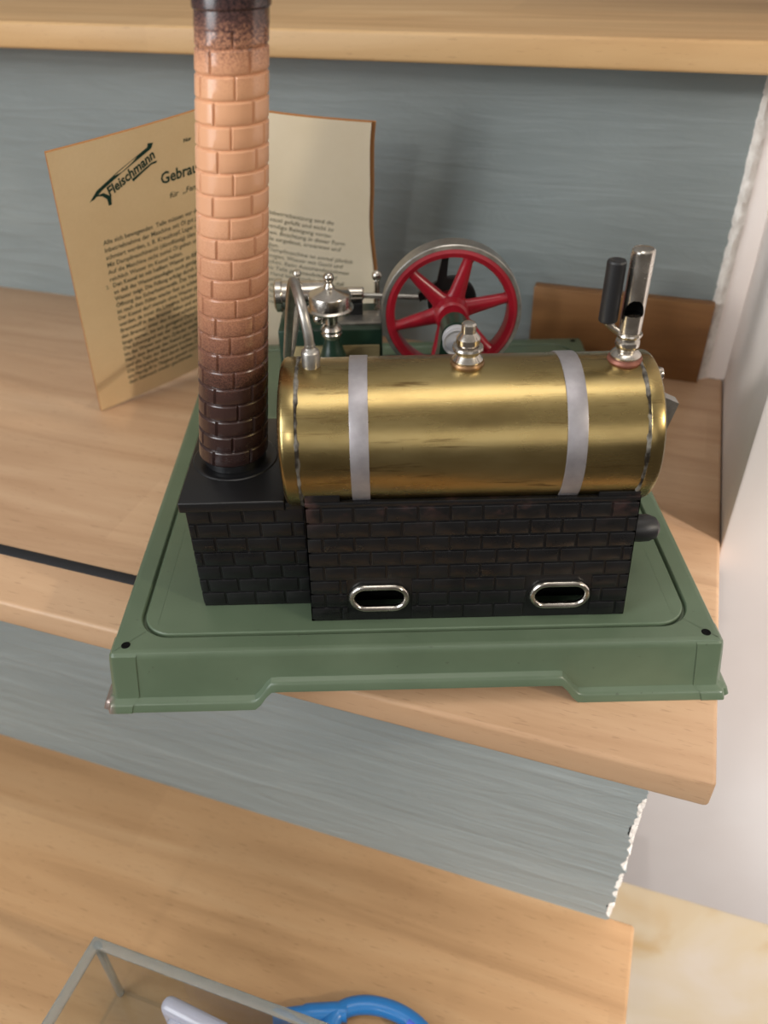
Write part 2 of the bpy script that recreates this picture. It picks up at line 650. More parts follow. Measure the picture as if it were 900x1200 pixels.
# right-hand end of the stairwell: white plaster block with its return, rough caulk, bare beige plaster below
VB = 15.2
bm = bmesh.new()
box(bm, 0.06, 70, VB, VR+6, -33.9, 75, 0.15, 2)
box(bm, -16, 0.08, VB, VB+3, -33.9, -THICK-0.02)
o = struct(place_stair(link_mesh('wall_right', bm, 'white'), 0, 0, 0))
bm = bmesh.new()
box(bm, -40, 70, VB+0.35, VB+3, -80, -33.9)
struct(place_stair(link_mesh('wall_lower', bm, 'beige'), 0, 0, 0))
bm = bmesh.new()
n, m_ = 80, 10
rnd = random.Random(11)
grid = []
for i in range(n+1):
    z = (ZU-THICK)*i/n
    row = []
    for k in range(m_+1):
        t = k/m_
        uu = -1.95 + t*2.05
        bulge = 0.42*math.sin(PI*min(1, t*2.4))**0.7 if t*2.4 < 1 else 0.0
        row.append(bm.verts.new((uu, VR+0.15 - bulge*(0.7+0.6*rnd.random()) + rnd.uniform(-0.05, 0.05)*(t < 0.3), z)))
    grid.append(row)
for i in range(n):
    for k in range(m_):
        bm.faces.new((grid[i][k], grid[i][k+1], grid[i+1][k+1], grid[i+1][k])).material_index = int(k > 3)
bk = [[bm.verts.new((v.co.x, VR+1.2, v.co.z)) for v in (r[0], r[-1])] for r in (grid[0], grid[-1])]
struct(place_stair(link_mesh('trim_1', bm, ['caulk', 'white'], smooth=50), 0, 0, 0))
# plaster edge beside the lower riser
bm = bmesh.new()
grid = []
for i in range(n+1):
    z = ZL + (RISE-THICK)*i/n
    j = rnd.uniform(-0.08, 0.08)
    grid.append([bm.verts.new((-1.75, VR-RUN+0.02, z)), bm.verts.new((-1.50+j, VR-RUN+0.06, z)), bm.verts.new((-1.42+j, VR-RUN+1.0, z)), bm.verts.new((-1.75, VR-RUN+1.0, z))])
for i in range(n):
    for k in range(4):
        bm.faces.new((grid[i][k], grid[i][(k+1) % 4], grid[i+1][(k+1) % 4], grid[i+1][k]))
bm.faces.new(grid[0]); bm.faces.new(grid[-1][::-1])
struct(place_stair(link_mesh('trim_2', bm, 'caulk', smooth=50), 0, 0, 0))

mid = tread('stair_tread', 0, 0, VR+0.24, 110, 'beech', 'middle beech stair tread carrying the toy steam engine and booklet')
tread('stair_tread', -RUN, ZL, VR+0.24, 110, 'beech_low', 'lowest beech stair tread, under the clear box at the bottom')
tread('stair_tread', RUN, ZU, VR-0.01, 110, 'beech_top', 'uppermost beech stair tread, its nosing above the grey riser')
bm = bmesh.new()
box(bm, -110, -21.0, -0.33, 0.33, -0.1, 0.06, 0.05, 2)
st = link_mesh('anti_slip_strip', bm, 'rubber')
st.parent = mid
st.location = Vector((0, 3.38, 0))*S
st['label'] = 'black strip let into the tread'

# plank leaning on the riser behind the engine
bm = bmesh.new()
box(bm, -13.5, -1.7, -0.9, 0, 0, 5.62, 0.06, 2)
pl = link_mesh('wooden_plank', bm, 'plank')
place_stair(pl, 0, VR-0.03, 0.0)
tag(pl, 'short brown wooden plank on edge against the grey riser behind the whistle', 'plank')

# ------------------------------------------------------------------ the steam engine
HB = 2.868
eng = thing('toy_steam_engine', 'vintage toy steam engine with brass boiler, brick chimney and green base on stair tread', 'steam engine', (0, 14, 0))
ORG = (0, 14, 0)


def part(name, bm, mats, parent=None, **kw):
    return link_mesh(name, bm, mats, parent or eng, ORG, **kw)


# --- base plate
W, D = 12.5, 28.35
CR = 0.18                                     # plan corner radius


def rrect(x0, x1, y0, y1, r, n=6):
    """rounded rectangle, counter-clockwise from the front left corner"""
    pts = []
    for (cx, cy, a0) in ((x0+r, y0+r, PI), (x1-r, y0+r, 1.5*PI), (x1-r, y1-r, 0), (x0+r, y1-r, 0.5*PI)):
        for k in range(n+1):
            a = a0 + 0.5*PI*k/n
            pts.append((cx+r*math.cos(a), cy+r*math.sin(a)))
    return pts


def foot_bottom(dist):
    """height of the skirt's lower edge at this distance from the nearest corner"""
    return 0.95*smooth_step(5.65, 6.55, dist)


def skirt_points(step=0.25):
    """perimeter samples (x, y, nx, ny, dist to nearest corner)"""
    out = []
    cs = [(-W, 0), (W, 0), (W, D), (-W, D)]
    for i in range(4):
        a, b = Vector(cs[i]), Vector(cs[(i+1) % 4])
        d = (b-a)
        L = d.length
        d /= L
        nrm = Vector((d.y, -d.x))
        k = 0
        nn = int((L-2*CR)/step)
        for j in range(nn+1):
            s = CR + (L-2*CR)*j/nn
            p = a + d*s
            out.append((p.x, p.y, nrm.x, nrm.y, min(s, L-s)))
        # corner arc round b
        nb = Vector(((Vector(cs[(i+2) % 4])-b).normalized()))
        c = b - d*CR + nb*CR
        for j in range(1, 6):
            an = 0.5*PI*j/6
            v = nrm*math.cos(an) + d*math.sin(an)
            p = c + v*CR
            out.append((p.x, p.y, v.x, v.y, 0))
    return out


def skirt_rows(zb):
    g = lambda z: 0.36*(HB-z)/HB
    return [(-0.20, HB), (-0.06, HB-0.04), (0.02, HB-0.16), (g(HB-0.35)+0.02, HB-0.35),
            (g(zb+0.60), zb+0.60), (g(zb+0.53)+0.02, zb+0.53), (g(zb+0.44)+0.16, zb+0.44), (g(zb+0.40)+0.24, zb+0.40), (g(zb+0.33)+0.28, zb+0.33), (g(zb+0.03)+0.34, zb+0.03), (g(zb)+0.32, zb),
            (g(zb)+0.24, zb), (g(zb+0.3)+0.14, zb+0.3), (g(zb+0.7)-0.12, zb+0.7)]


bm = bmesh.new()
rings = []
for (x, y, nx, ny, dist) in skirt_points():
    zb = foot_bottom(dist)
    rings.append([bm.verts.new((x+nx*o, y+ny*o, z)) for o, z in skirt_rows(zb)])
n = len(rings)
for i in range(n):
    a, b = rings[i], rings[(i+1) % n]
    for k in range(len(a)-1):
        bm.faces.new((a[k], b[k], b[k+1], a[k+1]))
# top plate with an embossed channel round its border
G = 0.95
loops = [[r[0] for r in rings]]
top_outer = loops[0]
prev = top_outer


def inset_point(x, y, ins, r):
    cx_ = min(max(x, -W+ins+r), W-ins-r)
    cy_ = min(max(y, ins+r), D-ins-r)
    d = Vector((x-cx_, y-cy_)).normalized()
    return cx_+d.x*r, cy_+d.y*r


for (ins, r, dz) in [(0.27, 0.35, 0.0), (G-0.30, 1.6, 0.0), (G-0.11, 1.5, 0.0), (G-0.07, 1.45, -0.04), (G-0.03, 1.4, -0.22), (G+0.05, 1.36, -0.22), (G+0.09, 1.3, -0.03), (G+0.14, 1.25, 0.01), (G+0.4, 1.1, 0.015)]:
    ring = [bm.verts.new((*inset_point(v.co.x, v.co.y, ins, r), HB+dz)) for v in top_outer]
    m = len(ring)
    for k in range(m):
        bm.faces.new((prev[k], prev[(k+1) % m], ring[(k+1) % m], ring[k]))
    prev = ring
bm.faces.new(prev)
base = part('base_plate', bm, 'green')

# rivet holes in the plate corners: black caps painted as the shade inside
for sx_, yy in ((-1, 0.48), (1, 0.46), (-1, D-0.48), (1, D-0.48)):
    bm = bmesh.new()
    lathe(bm, [(0.0, 0.012), (0.09, 0.012), (0.15, 0.03), (0.19, 0.004), (0.2, -0.05)], (sx_*11.93, yy, HB), 'Z', 20)
    part('rivet_hole', bm, 'soot_and_hole_shade', base)

# corner straps folded round the skirt; their free edges splay outward with the skirt
def tx(c, nc, o):
    return math.copysign(max(0, o)*0.8*max(0, 1-abs(nc)*1.3), c)



for ci, (cx, cy) in enumerate(((-W, 0), (W, 0), (W, D), (-W, D))):
    pts = [q for q in skirt_points(0.1) if abs(q[0]-cx) < 1.12 and abs(q[1]-cy) < 1.12]
    c0 = Vector((cx, cy))
    mid_dir = Vector((0 - cx, D/2 - cy))
    pts.sort(key=lambda q: math.atan2((q[0]-cx*0.9)*1.0, -(q[1]-(cy+(0.05*D if cy == 0 else -0.05*D)))) if cy == 0 else math.atan2(-(q[0]-cx*0.9), (q[1]-(cy-0.05*D))))
    bm = bmesh.new()
    rows = []
    for (x, y, nx, ny, dist) in pts:
        rr = skirt_rows(0.0)[1:11]
        ring = [bm.verts.new((x+nx*(o+0.035)+tx(cx, nx, o), y+ny*(o+0.035)+tx(cy-1, ny, o), z-(0.05 if k == 0 else 0))) for k, (o, z) in enumerate(rr)]
        rows.append(ring)
    inner = []
    for (x, y, nx, ny, dist) in pts:
        rr = skirt_rows(0.0)[1:11]
        inner.append([bm.verts.new((x+nx*(o-0.02)+tx(cx, nx, o), y+ny*(o-0.02)+tx(cy-1, ny, o), z-(0.05 if k == 0 else 0))) for k, (o, z) in enumerate(rr)])
    R_ = len(rows[0])
    for i in range(len(rows)-1):
        for k in range(R_-1):
            bm.faces.new((rows[i][k], rows[i+1][k], rows[i+1][k+1], rows[i][k+1]))
            bm.faces.new((inner[i][k], inner[i][k+1], inner[i+1][k+1], inner[i+1][k]))
        for k in (0, R_-1):
            bm.faces.new((rows[i][k], inner[i][k], inner[i+1][k], rows[i+1][k]))
    for i in (0, len(rows)-1):
        for k in range(R_-1):
            bm.faces.new((rows[i][k], rows[i][k+1], inner[i][k+1], inner[i][k]))
    o = part('corner_strap', bm, 'green_worn' if ci == 0 else 'green', base)
    if ci == 0:
        o['label'] = 'corner strap with paint worn off its toe'


# --- brick relief helper: raised bevelled bricks on a quad given by its four corners
def bricks(bm, p00, p10, p01, p11, rows, length, nrm, skip=None, h=0.06, gap=0.08, bev=0.05, off=0.0):
    p00, p10, p01, p11, nrm = map(Vector, (p00, p10, p01, p11, nrm))
    Wd = (p10-p00).length
    Hd = (p01-p00).length

    def P(s, t, d):
        a = p00.lerp(p10, s/Wd)
        b = p01.lerp(p11, s/Wd)
        return a.lerp(b, t/Hd) + nrm*d
    rh = Hd/rows
    for j in range(rows):
        x = -(length*0.5 if j % 2 else 0.0) - off
        t0, t1 = j*rh + gap/2, (j+1)*rh - gap/2
        while x < Wd:
            s0, s1 = max(x+gap/2, 0.03), min(x+length-gap/2, Wd-0.03)
            x += length
            if s1 - s0 < 0.2:
                continue
            if skip:
                s0, s1 = skip(s0, s1, t0, t1)
                if s1 - s0 < 0.16:
                    continue
            lo = [bm.verts.new(P(s, t, -0.01)) for s, t in ((s0, t0), (s1, t0), (s1, t1), (s0, t1))]
            mi_ = [bm.verts.new(P(s, t, h*0.7)) for s, t in ((s0+bev*.3, t0+bev*.3), (s1-bev*.3, t0+bev*.3), (s1-bev*.3, t1-bev*.3), (s0+bev*.3, t1-bev*.3))]
            hi = [bm.verts.new(P(s, t, h)) for s, t in ((s0+bev, t0+bev), (s1-bev, t0+bev), (s1-bev, t1-bev), (s0+bev, t1-bev))]
            for A, B in ((lo, mi_), (mi_, hi)):
                for k in range(4):
                    bm.faces.new((A[k], A[(k+1) % 4], B[(k+1) % 4], B[k]))
            bm.faces.new(hi)


def plate_with_holes(outer, holes, y0, y1):
    """flat sheet in xz with holes, through a filled 2D curve; returns a bmesh in centimetres"""
    cu = bpy.data.curves.new('tmp', 'CURVE')
    cu.dimensions = '2D'
    cu.fill_mode = 'BOTH'
    for poly in [outer]+holes:
        s_ = cu.splines.new('POLY')
        s_.points.add(len(poly)-1)
        for q, (x, z) in zip(s_.points, poly):
            q.co = (x, z, 0, 1)
        s_.use_cyclic_u = True
    cu.extrude = abs(y1-y0)/2
    ob = bpy.data.objects.new('tmp', cu)
    col.objects.link(ob)
    bpy.context.view_layer.update()
    me = bpy.data.meshes.new_from_object(ob.evaluated_get(bpy.context.evaluated_depsgraph_get()))
    bm = bmesh.new()
    bm.from_mesh(me)
    bpy.data.objects.remove(ob)
    bpy.data.curves.remove(cu)
    bpy.data.meshes.remove(me)
    for v in bm.verts:
        x, z, y = v.co
        v.co = (x, (y0+y1)/2+y, z)
    return bm


def stadium(cx, cz, hw, hh, n=14):
    pts = []
    for k in range(n+1):
        a = -PI/2 + PI*k/n
        pts.append((cx+hw-hh+hh*math.cos(a), cz+hh*math.sin(a)))
    for k in range(n+1):
        a = PI/2 + PI*k/n
        pts.append((cx-hw+hh+hh*math.cos(a), cz+hh*math.sin(a)))
    return pts


# --- firebox (hearth) under the boiler
FY0, FY1, FZ = 1.62, 6.75, 9.05
fxb, fxt = (-4.34, 8.80), (-4.20, 8.50)         # left/right edge at the foot and at the rim
holes = [(-1.47, 4.22), (5.95, 4.18)]
BX, BY, BZ, BR = 0, 4.2, 10.62, 2.84
bm = plate_with_holes([(fxb[0], HB), (fxb[1], HB), (fxt[1], FZ), (fxt[0], FZ)], [stadium(cx, cz, 1.18, 0.62) for cx, cz in holes], FY0, FY0+0.14)


def clear_hole(s0, s1, t0, t1):
    for cx, cz in holes:
        a, b = cx-1.33-fxb[0], cx+1.33-fxb[0]
        if t0+HB < cz+0.72 and t1+HB > cz-0.72 and s0 < b and s1 > a:
            if a - s0 >= s1 - b:
                s1 = min(s1, a)
            else:
                s0 = max(s0, b)
    return s0, s1


bricks(bm, (fxb[0], FY0, HB+.08), (fxb[1], FY0, HB+.08), (fxt[0], FY0, FZ-0.22), (fxt[1], FY0, FZ-0.22), 8, 1.27, (0, -1, 0), clear_hole)
# back wall, ends with a cradle cut for the boiler, and small ledges
box(bm, fxb[0], fxb[1]-0.1, FY1-0.14, FY1, HB, FZ)


def end_wall(x0, x1):
    # plate in yz with a round seat for the boiler
    poly = [(FY0, HB), (FY1, HB), (FY1, FZ)]
    for k in range(13):
        y = FY1-0.2 + (FY0-FY1+0.4)*k/12
        dz = BZ - math.sqrt(max(0, BR**2-(y-BY)**2)) - 0.02
        poly.append((y, min(FZ, dz)))
    poly.append((FY0, FZ))
    a = [bm.verts.new((x0[0] if z < FZ-1.5 else x0[1], y, z)) for y, z in poly]
    b = [bm.verts.new((x1[0] if z < FZ-1.5 else x1[1], y, z)) for y, z in poly]
    bm.faces.new(a)
    bm.faces.new(b[::-1])
    nn = len(poly)
    for i in range(nn):
        bm.faces.new((a[i], b[i], b[(i+1) % nn], a[(i+1) % nn]))


end_wall((fxb[0], fxt[0]), (fxb[0]+.14, fxt[0]+.14))
end_wall((fxb[1]-.14, fxt[1]-.14), (fxb[1], fxt[1]))
# folded rim along the top of the front wall, higher tabs at both ends
box(bm, fxt[0], fxt[1], FY0-0.03, FY0+0.2, FZ-0.2, FZ+0.02, 0.05, 2)
box(bm, fxt[0]+0.02, fxt[0]+1.35, FY0+0.02, FY0+0.16, FZ-0.1, FZ+0.42, 0.04, 2)
box(bm, fxt[1]-1.6, fxt[1]-0.02, FY0+0.02, FY0+0.16, FZ-0.1, FZ+0.2, 0.04, 2)
fire = part('firebox', bm, 'black_tin')
for cx, cz in holes:
    bm = bmesh.new()
    pts = [(x, FY0-0.1, z) for x, z in stadium(cx, cz, 1.13, 0.59, 16)]
    clean = [p for i, p in enumerate(pts) if (Vector(p)-Vector(pts[i-1])).length > 1e-3]
    tube(bm, clean, 0.135, 12, closed=True)
    o = part('air_hole_ring', bm, 'nickel', fire)
    o['label'] = 'nickel ring round the air hole'
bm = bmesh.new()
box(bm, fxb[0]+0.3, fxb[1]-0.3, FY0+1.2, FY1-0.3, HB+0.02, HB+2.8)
part('burner_tray', bm, 'soot_and_hole_shade', fire)

# --- burner knob sticking out on the right
bm = bmesh.new()
lathe(bm, [(0, 8.7), (0.42, 8.72), (0.46, 9.2), (0.56, 9.3), (0.60, 9.6), (0.58, 10.0), (0.46, 10.3), (0.25, 10.45), (0, 10.48)], (0, 4.0, 5.6), 'X', 28)
part('burner_knob', bm, 'black_plastic')

# --- chimney base with lid
CX0, CX1, CY0, CY1, CZ = -9.08, -4.30, 2.62, 8.6, 8.1
bm = bmesh.new()
box(bm, CX0+0.08, CX1-0.05, CY0+0.08, CY1, HB, CZ+0.2)
bricks(bm, (CX0+0.08, CY0+0.08, HB+.08), (CX1-0.05, CY0+0.08, HB+.08), (CX0, CY0+0.08, CZ), (CX1-0.05, CY0+0.08, CZ), 7, 1.27, (0, -1, 0), off=0.3)
bricks(bm, (CX0+0.08, CY1, HB+.08), (CX0+0.08, CY0+0.08, HB+.08), (CX0+0.08, CY1, CZ), (CX0+0.08, CY0+0.08, CZ), 7, 1.27, (-1, 0, 0), off=0.3)
cb = part('chimney_base', bm, 'black_tin')
bm = bmesh.new()
box(bm, -9.22, -5.05, 2.43, 8.78, CZ, 8.58, 0.07, 3)
box(bm, -5.2, -4.3, 2.50, 8.6, CZ, 8.42, 0.05, 2)
lathe(bm, [(1.78, 0.0), (1.72, 0.05), (1.60, 0.07), (1.45, 0.03), (1.28, 0.04), (1.22, 0.6), (0, 0.6)], (-7.35, 5.65, 8.57), 'Z', 48)
part('lid', bm, 'black_lid', cb)

# --- chimney: tapering brick pattern tube, leaning a little
bm = bmesh.new()
zb0, zt0 = 8.95, 26.2
cxb, cxt = -7.37, -5.42
R0, R1 = 1.37, 1.085
rowh = 0.70
SEG = 120
joints = [[0.0, 62, 118, 180, 242, 305], [30, 92, 150, 212, 272, 332]]
zlist = []
j = 0
z = zb0
while z < 24.1:
    zlist += [(z, 0, j), (z+0.055, 1, j), (z+0.11, 2, j), (z+rowh*0.5, 2, j), (z+rowh-0.07, 2, j), (z+rowh-0.03, 1, j)]
    z += rowh
    j += 1
zlist.append((z, 0, j))
rings = []


def chim_c(z):
    t = (z-9.1)/(24.75-9.1)
    return Vector((cxb+(cxt-cxb)*t, 5.65+0.0*t, z)), R0+(R1-R0)*t


for (z, lev, jr) in zlist:
    c, R = chim_c(z)
    js = joints[jr % 2]
    ring = []
    for k in range(SEG):
        deg = 360*k/SEG
        sh = (jr*17) % 13
        dmin = min(abs((deg-q-sh+180) % 360-180) for q in js)
        hgt = (0.0, 0.05, 0.075)[lev]
        if lev and dmin < 2.0:
            hgt = 0.005
        a = math.radians(deg)
        ring.append(bm.verts.new(c + Vector((math.cos(a), math.sin(a), 0))*(R-0.03+hgt)))
    rings.append(ring)
for a, b in zip(rings, rings[1:]):
    for k in range(SEG):
        bm.faces.new((a[k], a[(k+1) % SEG], b[(k+1) % SEG], b[k]))
# crown with two collars and an open, sooty mouth
prof = [(24.12, R1+0.06), (24.2, R1+0.07), (24.62, R1+0.05), (24.68, R1+0.11), (24.95, R1+0.13), (25.15, R1+0.10), (25.3, R1+0.03), (26.1, R1+0.0), (26.2, R1-0.06), (26.15, R1-0.16), (22.5, R1-0.2)]
last = rings[-1]
for z, R in prof:
    c, _ = chim_c(z)
    ring = [bm.verts.new(c + Vector((math.cos(2*PI*k/SEG), math.sin(2*PI*k/SEG), 0))*R) for k in range(SEG)]
    for k in range(SEG):
        bm.faces.new((last[k], last[(k+1) % SEG], ring[(k+1) % SEG], ring[k]))
    last = ring
bm.faces.new(last)
bm.faces.new(rings[0][::-1])
part('chimney', bm, 'chimney', smooth=25)

# --- boiler
bm = bmesh.new()
xl, xr = -4.95, 8.95
lathe(bm, [(0, xl-0.18), (1.2, xl-0.16), (2.3, xl-0.06), (BR-0.12, xl+0.02), (BR, xl+0.10), (BR+0.05, xl+0.2), (BR+0.05, xl+0.60), (BR, xl+0.66),
           (BR, xr-0.62), (BR+0.05, xr-0.56), (BR+0.05, xr-0.2), (BR, xr-0.08), (BR-0.12, xr), (2.3, xr+0.05), (1.2, xr+0.1), (0, xr+0.1)], (0, BY, BZ), 'X', 128)
boiler = part('boiler', bm, 'brass')
for x0 in (xl+0.655, xr-0.625):
    bm = bmesh.new()
    rings = []
    for k in range(97):
        a = 2*PI*k/96
        wob = 0.03*math.sin(7*a)+0.025*math.sin(23*a+1)+0.02*math.sin(51*a)
        rings.append([bm.verts.new((x0+dx*(1+10*wob), BY+(BR+h)*math.cos(a), BZ+(BR+h)*math.sin(a))) for dx, h in ((-0.08, -0.01), (-0.045, 0.06), (0.04, 0.055), (0.09, -0.01))])
    for i in range(96):
        for k in range(3):
            bm.faces.new((rings[i][k], rings[i+1][k], rings[i+1][k+1], rings[i][k+1]))
    o = part('solder_seam', bm, 'solder', boiler)
for x0, x1 in ((-2.38, -1.70), (5.40, 6.12)):
    bm = bmesh.new()
    rings = []
    for k in range(65):
        a = math.radians(-48 + 276*k/64)
        ro = BR+0.055
        rings.append([bm.verts.new((x, BY+r*math.cos(a), BZ+r*math.sin(a))) for x, r in ((x0, BR-0.01), (x0, ro-.01), (x0+0.03, ro), (x1-0.03, ro), (x1, ro-.01), (x1, BR-0.01))])
    for i in range(64):
        for k in range(5):
            bm.faces.new((rings[i][k], rings[i+1][k], rings[i+1][k+1], rings[i][k+1]))
    bm.faces.new(rings[0]); bm.faces.new(rings[-1][::-1])
    o = part('boiler_strap', bm, 'strap', boiler)
ZT = BZ+BR                                     # top of the boiler shell

# --- safety valve
bm = bmesh.new()
lathe(bm, [(0.63, -0.14), (0.64, 0.02), (0.60, 0.10), (0.56, 0.11)], (1.99, BY, ZT), 'Z', 40, mi=1)
lathe(bm, [(0.56, 0.06), (0.57, 0.16), (0.50, 0.25), (0.42, 0.36), (0.44, 0.44), (0.54, 0.5), (0.575, 0.58), (0.55, 0.67), (0.46, 0.70), (0.36, 0.71), (0.36, 0.76), (0.43, 0.78), (0.44, 0.98), (0.30, 1.17), (0.27, 1.2), (0.27, 1.5), (0.22, 1.56), (0, 1.6)], (1.99, BY, ZT), 'Z', 40)
part('safety_valve', bm, ['nickel', 'bronze'])

# --- whistle with mouth opening, collar, ball and copper washer
WX, WY = 7.80, BY
bm = bmesh.new()
lathe(bm, [(0.62, -0.2), (0.65, 0.0), (0.61, 0.10), (0.54, 0.12)], (WX, WY, ZT), 'Z', 40, mi=1)
lathe(bm, [(0.55, 0.12), (0.56, 0.2), (0.48, 0.3), (0.33, 0.36), (0.40, 0.46), (0.45, 0.60), (0.43, 0.74), (0.34, 0.84), (0.34, 0.90), (0.46, 0.93), (0.48, 1.0), (0.46, 1.06), (0.40, 1.07)], (WX, WY, ZT), 'Z', 40)
zs = [1.05+0.025*i for i in range(119)]           # tube 1.05..4.0 over the boiler top
SEG = 128
rings = []
for z in zs:
    rings.append([bm.verts.new((WX+0.40*math.sin(2*PI*k/SEG), WY-0.40*math.cos(2*PI*k/SEG), ZT+z)) for k in range(SEG)])


def in_mouth(k, z):
    a = (360*(k+0.5)/SEG+180) % 360-180         # 0 = towards the viewer
    dx = (a+10)/56
    if abs(dx) > 1 or z < 1.78:
        return False
    return z < 1.78+0.60*math.sqrt(1-dx*dx)


for i in range(len(zs)-1):
    for k in range(SEG):
        if in_mouth(k, zs[i]+0.01):
            continue
        bm.faces.new((rings[i][k], rings[i][(k+1) % SEG], rings[i+1][(k+1) % SEG], rings[i+1][k]))
top = rings[-1]
for r, h in ((0.39, 0.05), (0.34, 0.10), (0.2, 0.13)):
    ring = [bm.verts.new((WX+r*math.sin(2*PI*k/SEG), WY-r*math.cos(2*PI*k/SEG), ZT+zs[-1]+h)) for k in range(SEG)]
    for k in range(SEG):
        bm.faces.new((top[k], top[(k+1) % SEG], ring[(k+1) % SEG], ring[k]))
    top = ring
bm.faces.new(top)
# bore behind the mouth, its inner shade painted black
lathe(bm, [(0.0, 1.72), (0.36, 1.72), (0.36, 2.6), (0, 2.6)], (WX, WY, ZT), 'Z', 32, mi=2)
for f in [f for f in bm.faces if f.material_index == 2 and abs(f.normal.z) < 0.5]:
    c = f.calc_center_median()
    if c.y < WY-0.05:
        bm.faces.remove(f)
wh = part('whistle', bm, ['nickel', 'copper', 'soot_and_hole_shade'], recalc=False)
bm = bmesh.new()
tube(bm, [(WX-0.30, WY, ZT+0.98), (WX-0.62, WY, ZT+1.22), (WX-0.86, WY-0.02, ZT+1.44), (WX-0.86, WY-0.02, ZT+1.62)], [0.12, 0.13, 0.13, 0.12], 12)
part('lever', bm, 'nickel', wh)
bm = bmesh.new()
lathe(bm, [(0, 1.5), (0.3, 1.5), (0.335, 1.55), (0.335, 3.66), (0.30, 3.72), (0.2, 3.74), (0.12, 3.70), (0, 3.70)], (WX-0.86, WY-0.02, ZT), 'Z', 32)
o = part('whistle_handle', bm, 'black_plastic', wh)
o['label'] = 'black handle of the whistle'

# --- steam pipe: socket on the boiler, bent nickel tube over to the cylinder
PX = -3.76
bm = bmesh.new()
lathe(bm, [(0.33, -0.25), (0.34, 0.55), (0.31, 0.62), (0.26, 0.66), (0.2, 0.74), (0.2, 0.85)], (PX, BY, ZT), 'Z', 32)
pts = catmull([(PX, BY, ZT+0.7), (-3.80, BY+.03, ZT+1.3), (-3.92, BY+.25, ZT+1.95), (-4.10, 5.0, 15.85), (-4.32, 5.9, 16.0), (-4.55, 7.0, 15.3), (-4.85, 8.3, 13.8), (-5.2, 9.8, 11.9), (-5.5, 11.4, 10.2), (-5.6, 14.5, 9.3), (-5.6, 19.0, 9.4)], 8)
tube(bm, pts, 0.185, 16)
part('steam_pipe', bm, 'steel')

# --- sight-glass bracket on the right end of the boiler
bm = bmesh.new()
prism(bm, [(8.9, 12.35), (9.95, 11.85), (9.9, 11.6), (9.35, 9.2), (8.98, 8.6)], 3.6, 4.1)
g = part('gauge_bracket', bm, 'steel', boiler)
bm = bmesh.new()
lathe(bm, [(0.3, 8.95), (0.32, 9.12), (0.25, 9.14)], (0, 4.3, 12.75), 'X', 24, mi=1)
lathe(bm, [(0.24, 9.1), (0.26, 9.25), (0.22, 9.35), (0, 9.38)], (0, 4.3, 12.75), 'X', 24)
part('gauge_screw', bm, ['nickel', 'copper'], boiler)

# --- engine frame behind the boiler
bm = bmesh.new()
box(bm, -6.7, -1.05, 18.0, 21.6, HB-0.05, 8.55, 0.12, 2)
box(bm, -1.2, 6.2, 18.6, 21.4, HB-0.05, 5.4, 0.12, 2)
frame = part('engine_frame', bm, 'dark_green')
bm = bmesh.new()
box(bm, -5.95, -1.2, 17.86, 18.02, 4.2, 7.66, 0.06, 2)
part('name_plate', bm, 'tan', frame)
bm = bmesh.new()
box(bm, -4.2, -1.1, 18.5, 20.2, 8.5, 8.68, 0.04, 2)
part('slide_plate', bm, 'steel', frame)
bm = bmesh.new()
lathe(bm, [(0.2, 8.6), (0.16, 8.8), (0.13, 10.15), (0.17, 10.25), (0.14, 10.32)], (-1.27, 20.6, 0), 'Z', 20)
ball(bm, (-1.27, 20.6, 10.52), 0.30)
part('oil_post', bm, 'nickel', frame)

# pedestal bearing in front of the wheel, with grey end pulley
SX, SZ = 2.62, 9.52
bm = bmesh.new()
poly = []
for k in range(17):
    a = PI*k/16
    poly.append((SX+0.72*math.cos(a), SZ+0.05+0.72*math.sin(a)))
poly += [(SX-0.85, SZ-1.2), (SX-1.5, SZ-3.6), (SX-2.3, HB-0.05), (SX+2.3, HB-0.05), (SX+1.5, SZ-3.6), (SX+0.85, SZ-1.2)]
prism(bm, poly, 14.75, 16.0)
part('bearing_stand', bm, 'dark_green')
bm = bmesh.new()
lathe(bm, [(0.17, 13.6), (0.19, 13.65), (0.19, 20.8)], (SX, 0, SZ), 'Y', 20)
part('crankshaft', bm, 'steel')
bm = bmesh.new()
lathe(bm, [(0.0, 14.0), (0.14, 14.0), (0.2, 14.02), (0.56, 14.05), (0.68, 13.98), (0.72, 14.06), (0.70, 14.22), (0.52, 14.35), (0.70, 14.5), (0.70, 14.65), (0, 14.65)], (SX, 0, SZ), 'Y', 40)
part('pulley', bm, 'grey_paint')

# --- flywheel
FYW = 17.45
bm = bmesh.new()
RF = 3.70
lathe(bm, [(RF-0.22, FYW-0.02), (RF-0.05, FYW), (RF, FYW+0.06), (RF, FYW+1.05), (RF-0.05, FYW+1.1), (RF-0.25, FYW+1.1), (RF-0.25, FYW+0.6), (RF-0.22, FYW-0.02)], (SX, 0, SZ), 'Y', 96, cap=False)
fw = part('flywheel', bm, 'steel')
bm = bmesh.new()
lathe(bm, [(RF-0.2, FYW+0.03), (RF-0.42, FYW-0.04), (RF-0.66, FYW+0.05), (RF-0.72, FYW+0.2), (RF-0.70, FYW+0.85), (RF-0.55, FYW+1.0), (RF-0.2, FYW+1.04), (RF-0.2, FYW+0.03)], (SX, 0, SZ), 'Y', 96, cap=False)
part('red_rim', bm, 'red', fw)
bm = bmesh.new()
lathe(bm, [(0.15, FYW-0.55), (0.75, FYW-0.55), (0.85, FYW-0.45), (0.92, FYW-0.1), (0.95, FYW+0.2), (0.95, FYW+1.0), (0.85, FYW+1.2), (0.15, FYW+1.2)], (SX, 0, SZ), 'Y', 40)
part('hub', bm, 'red', fw)
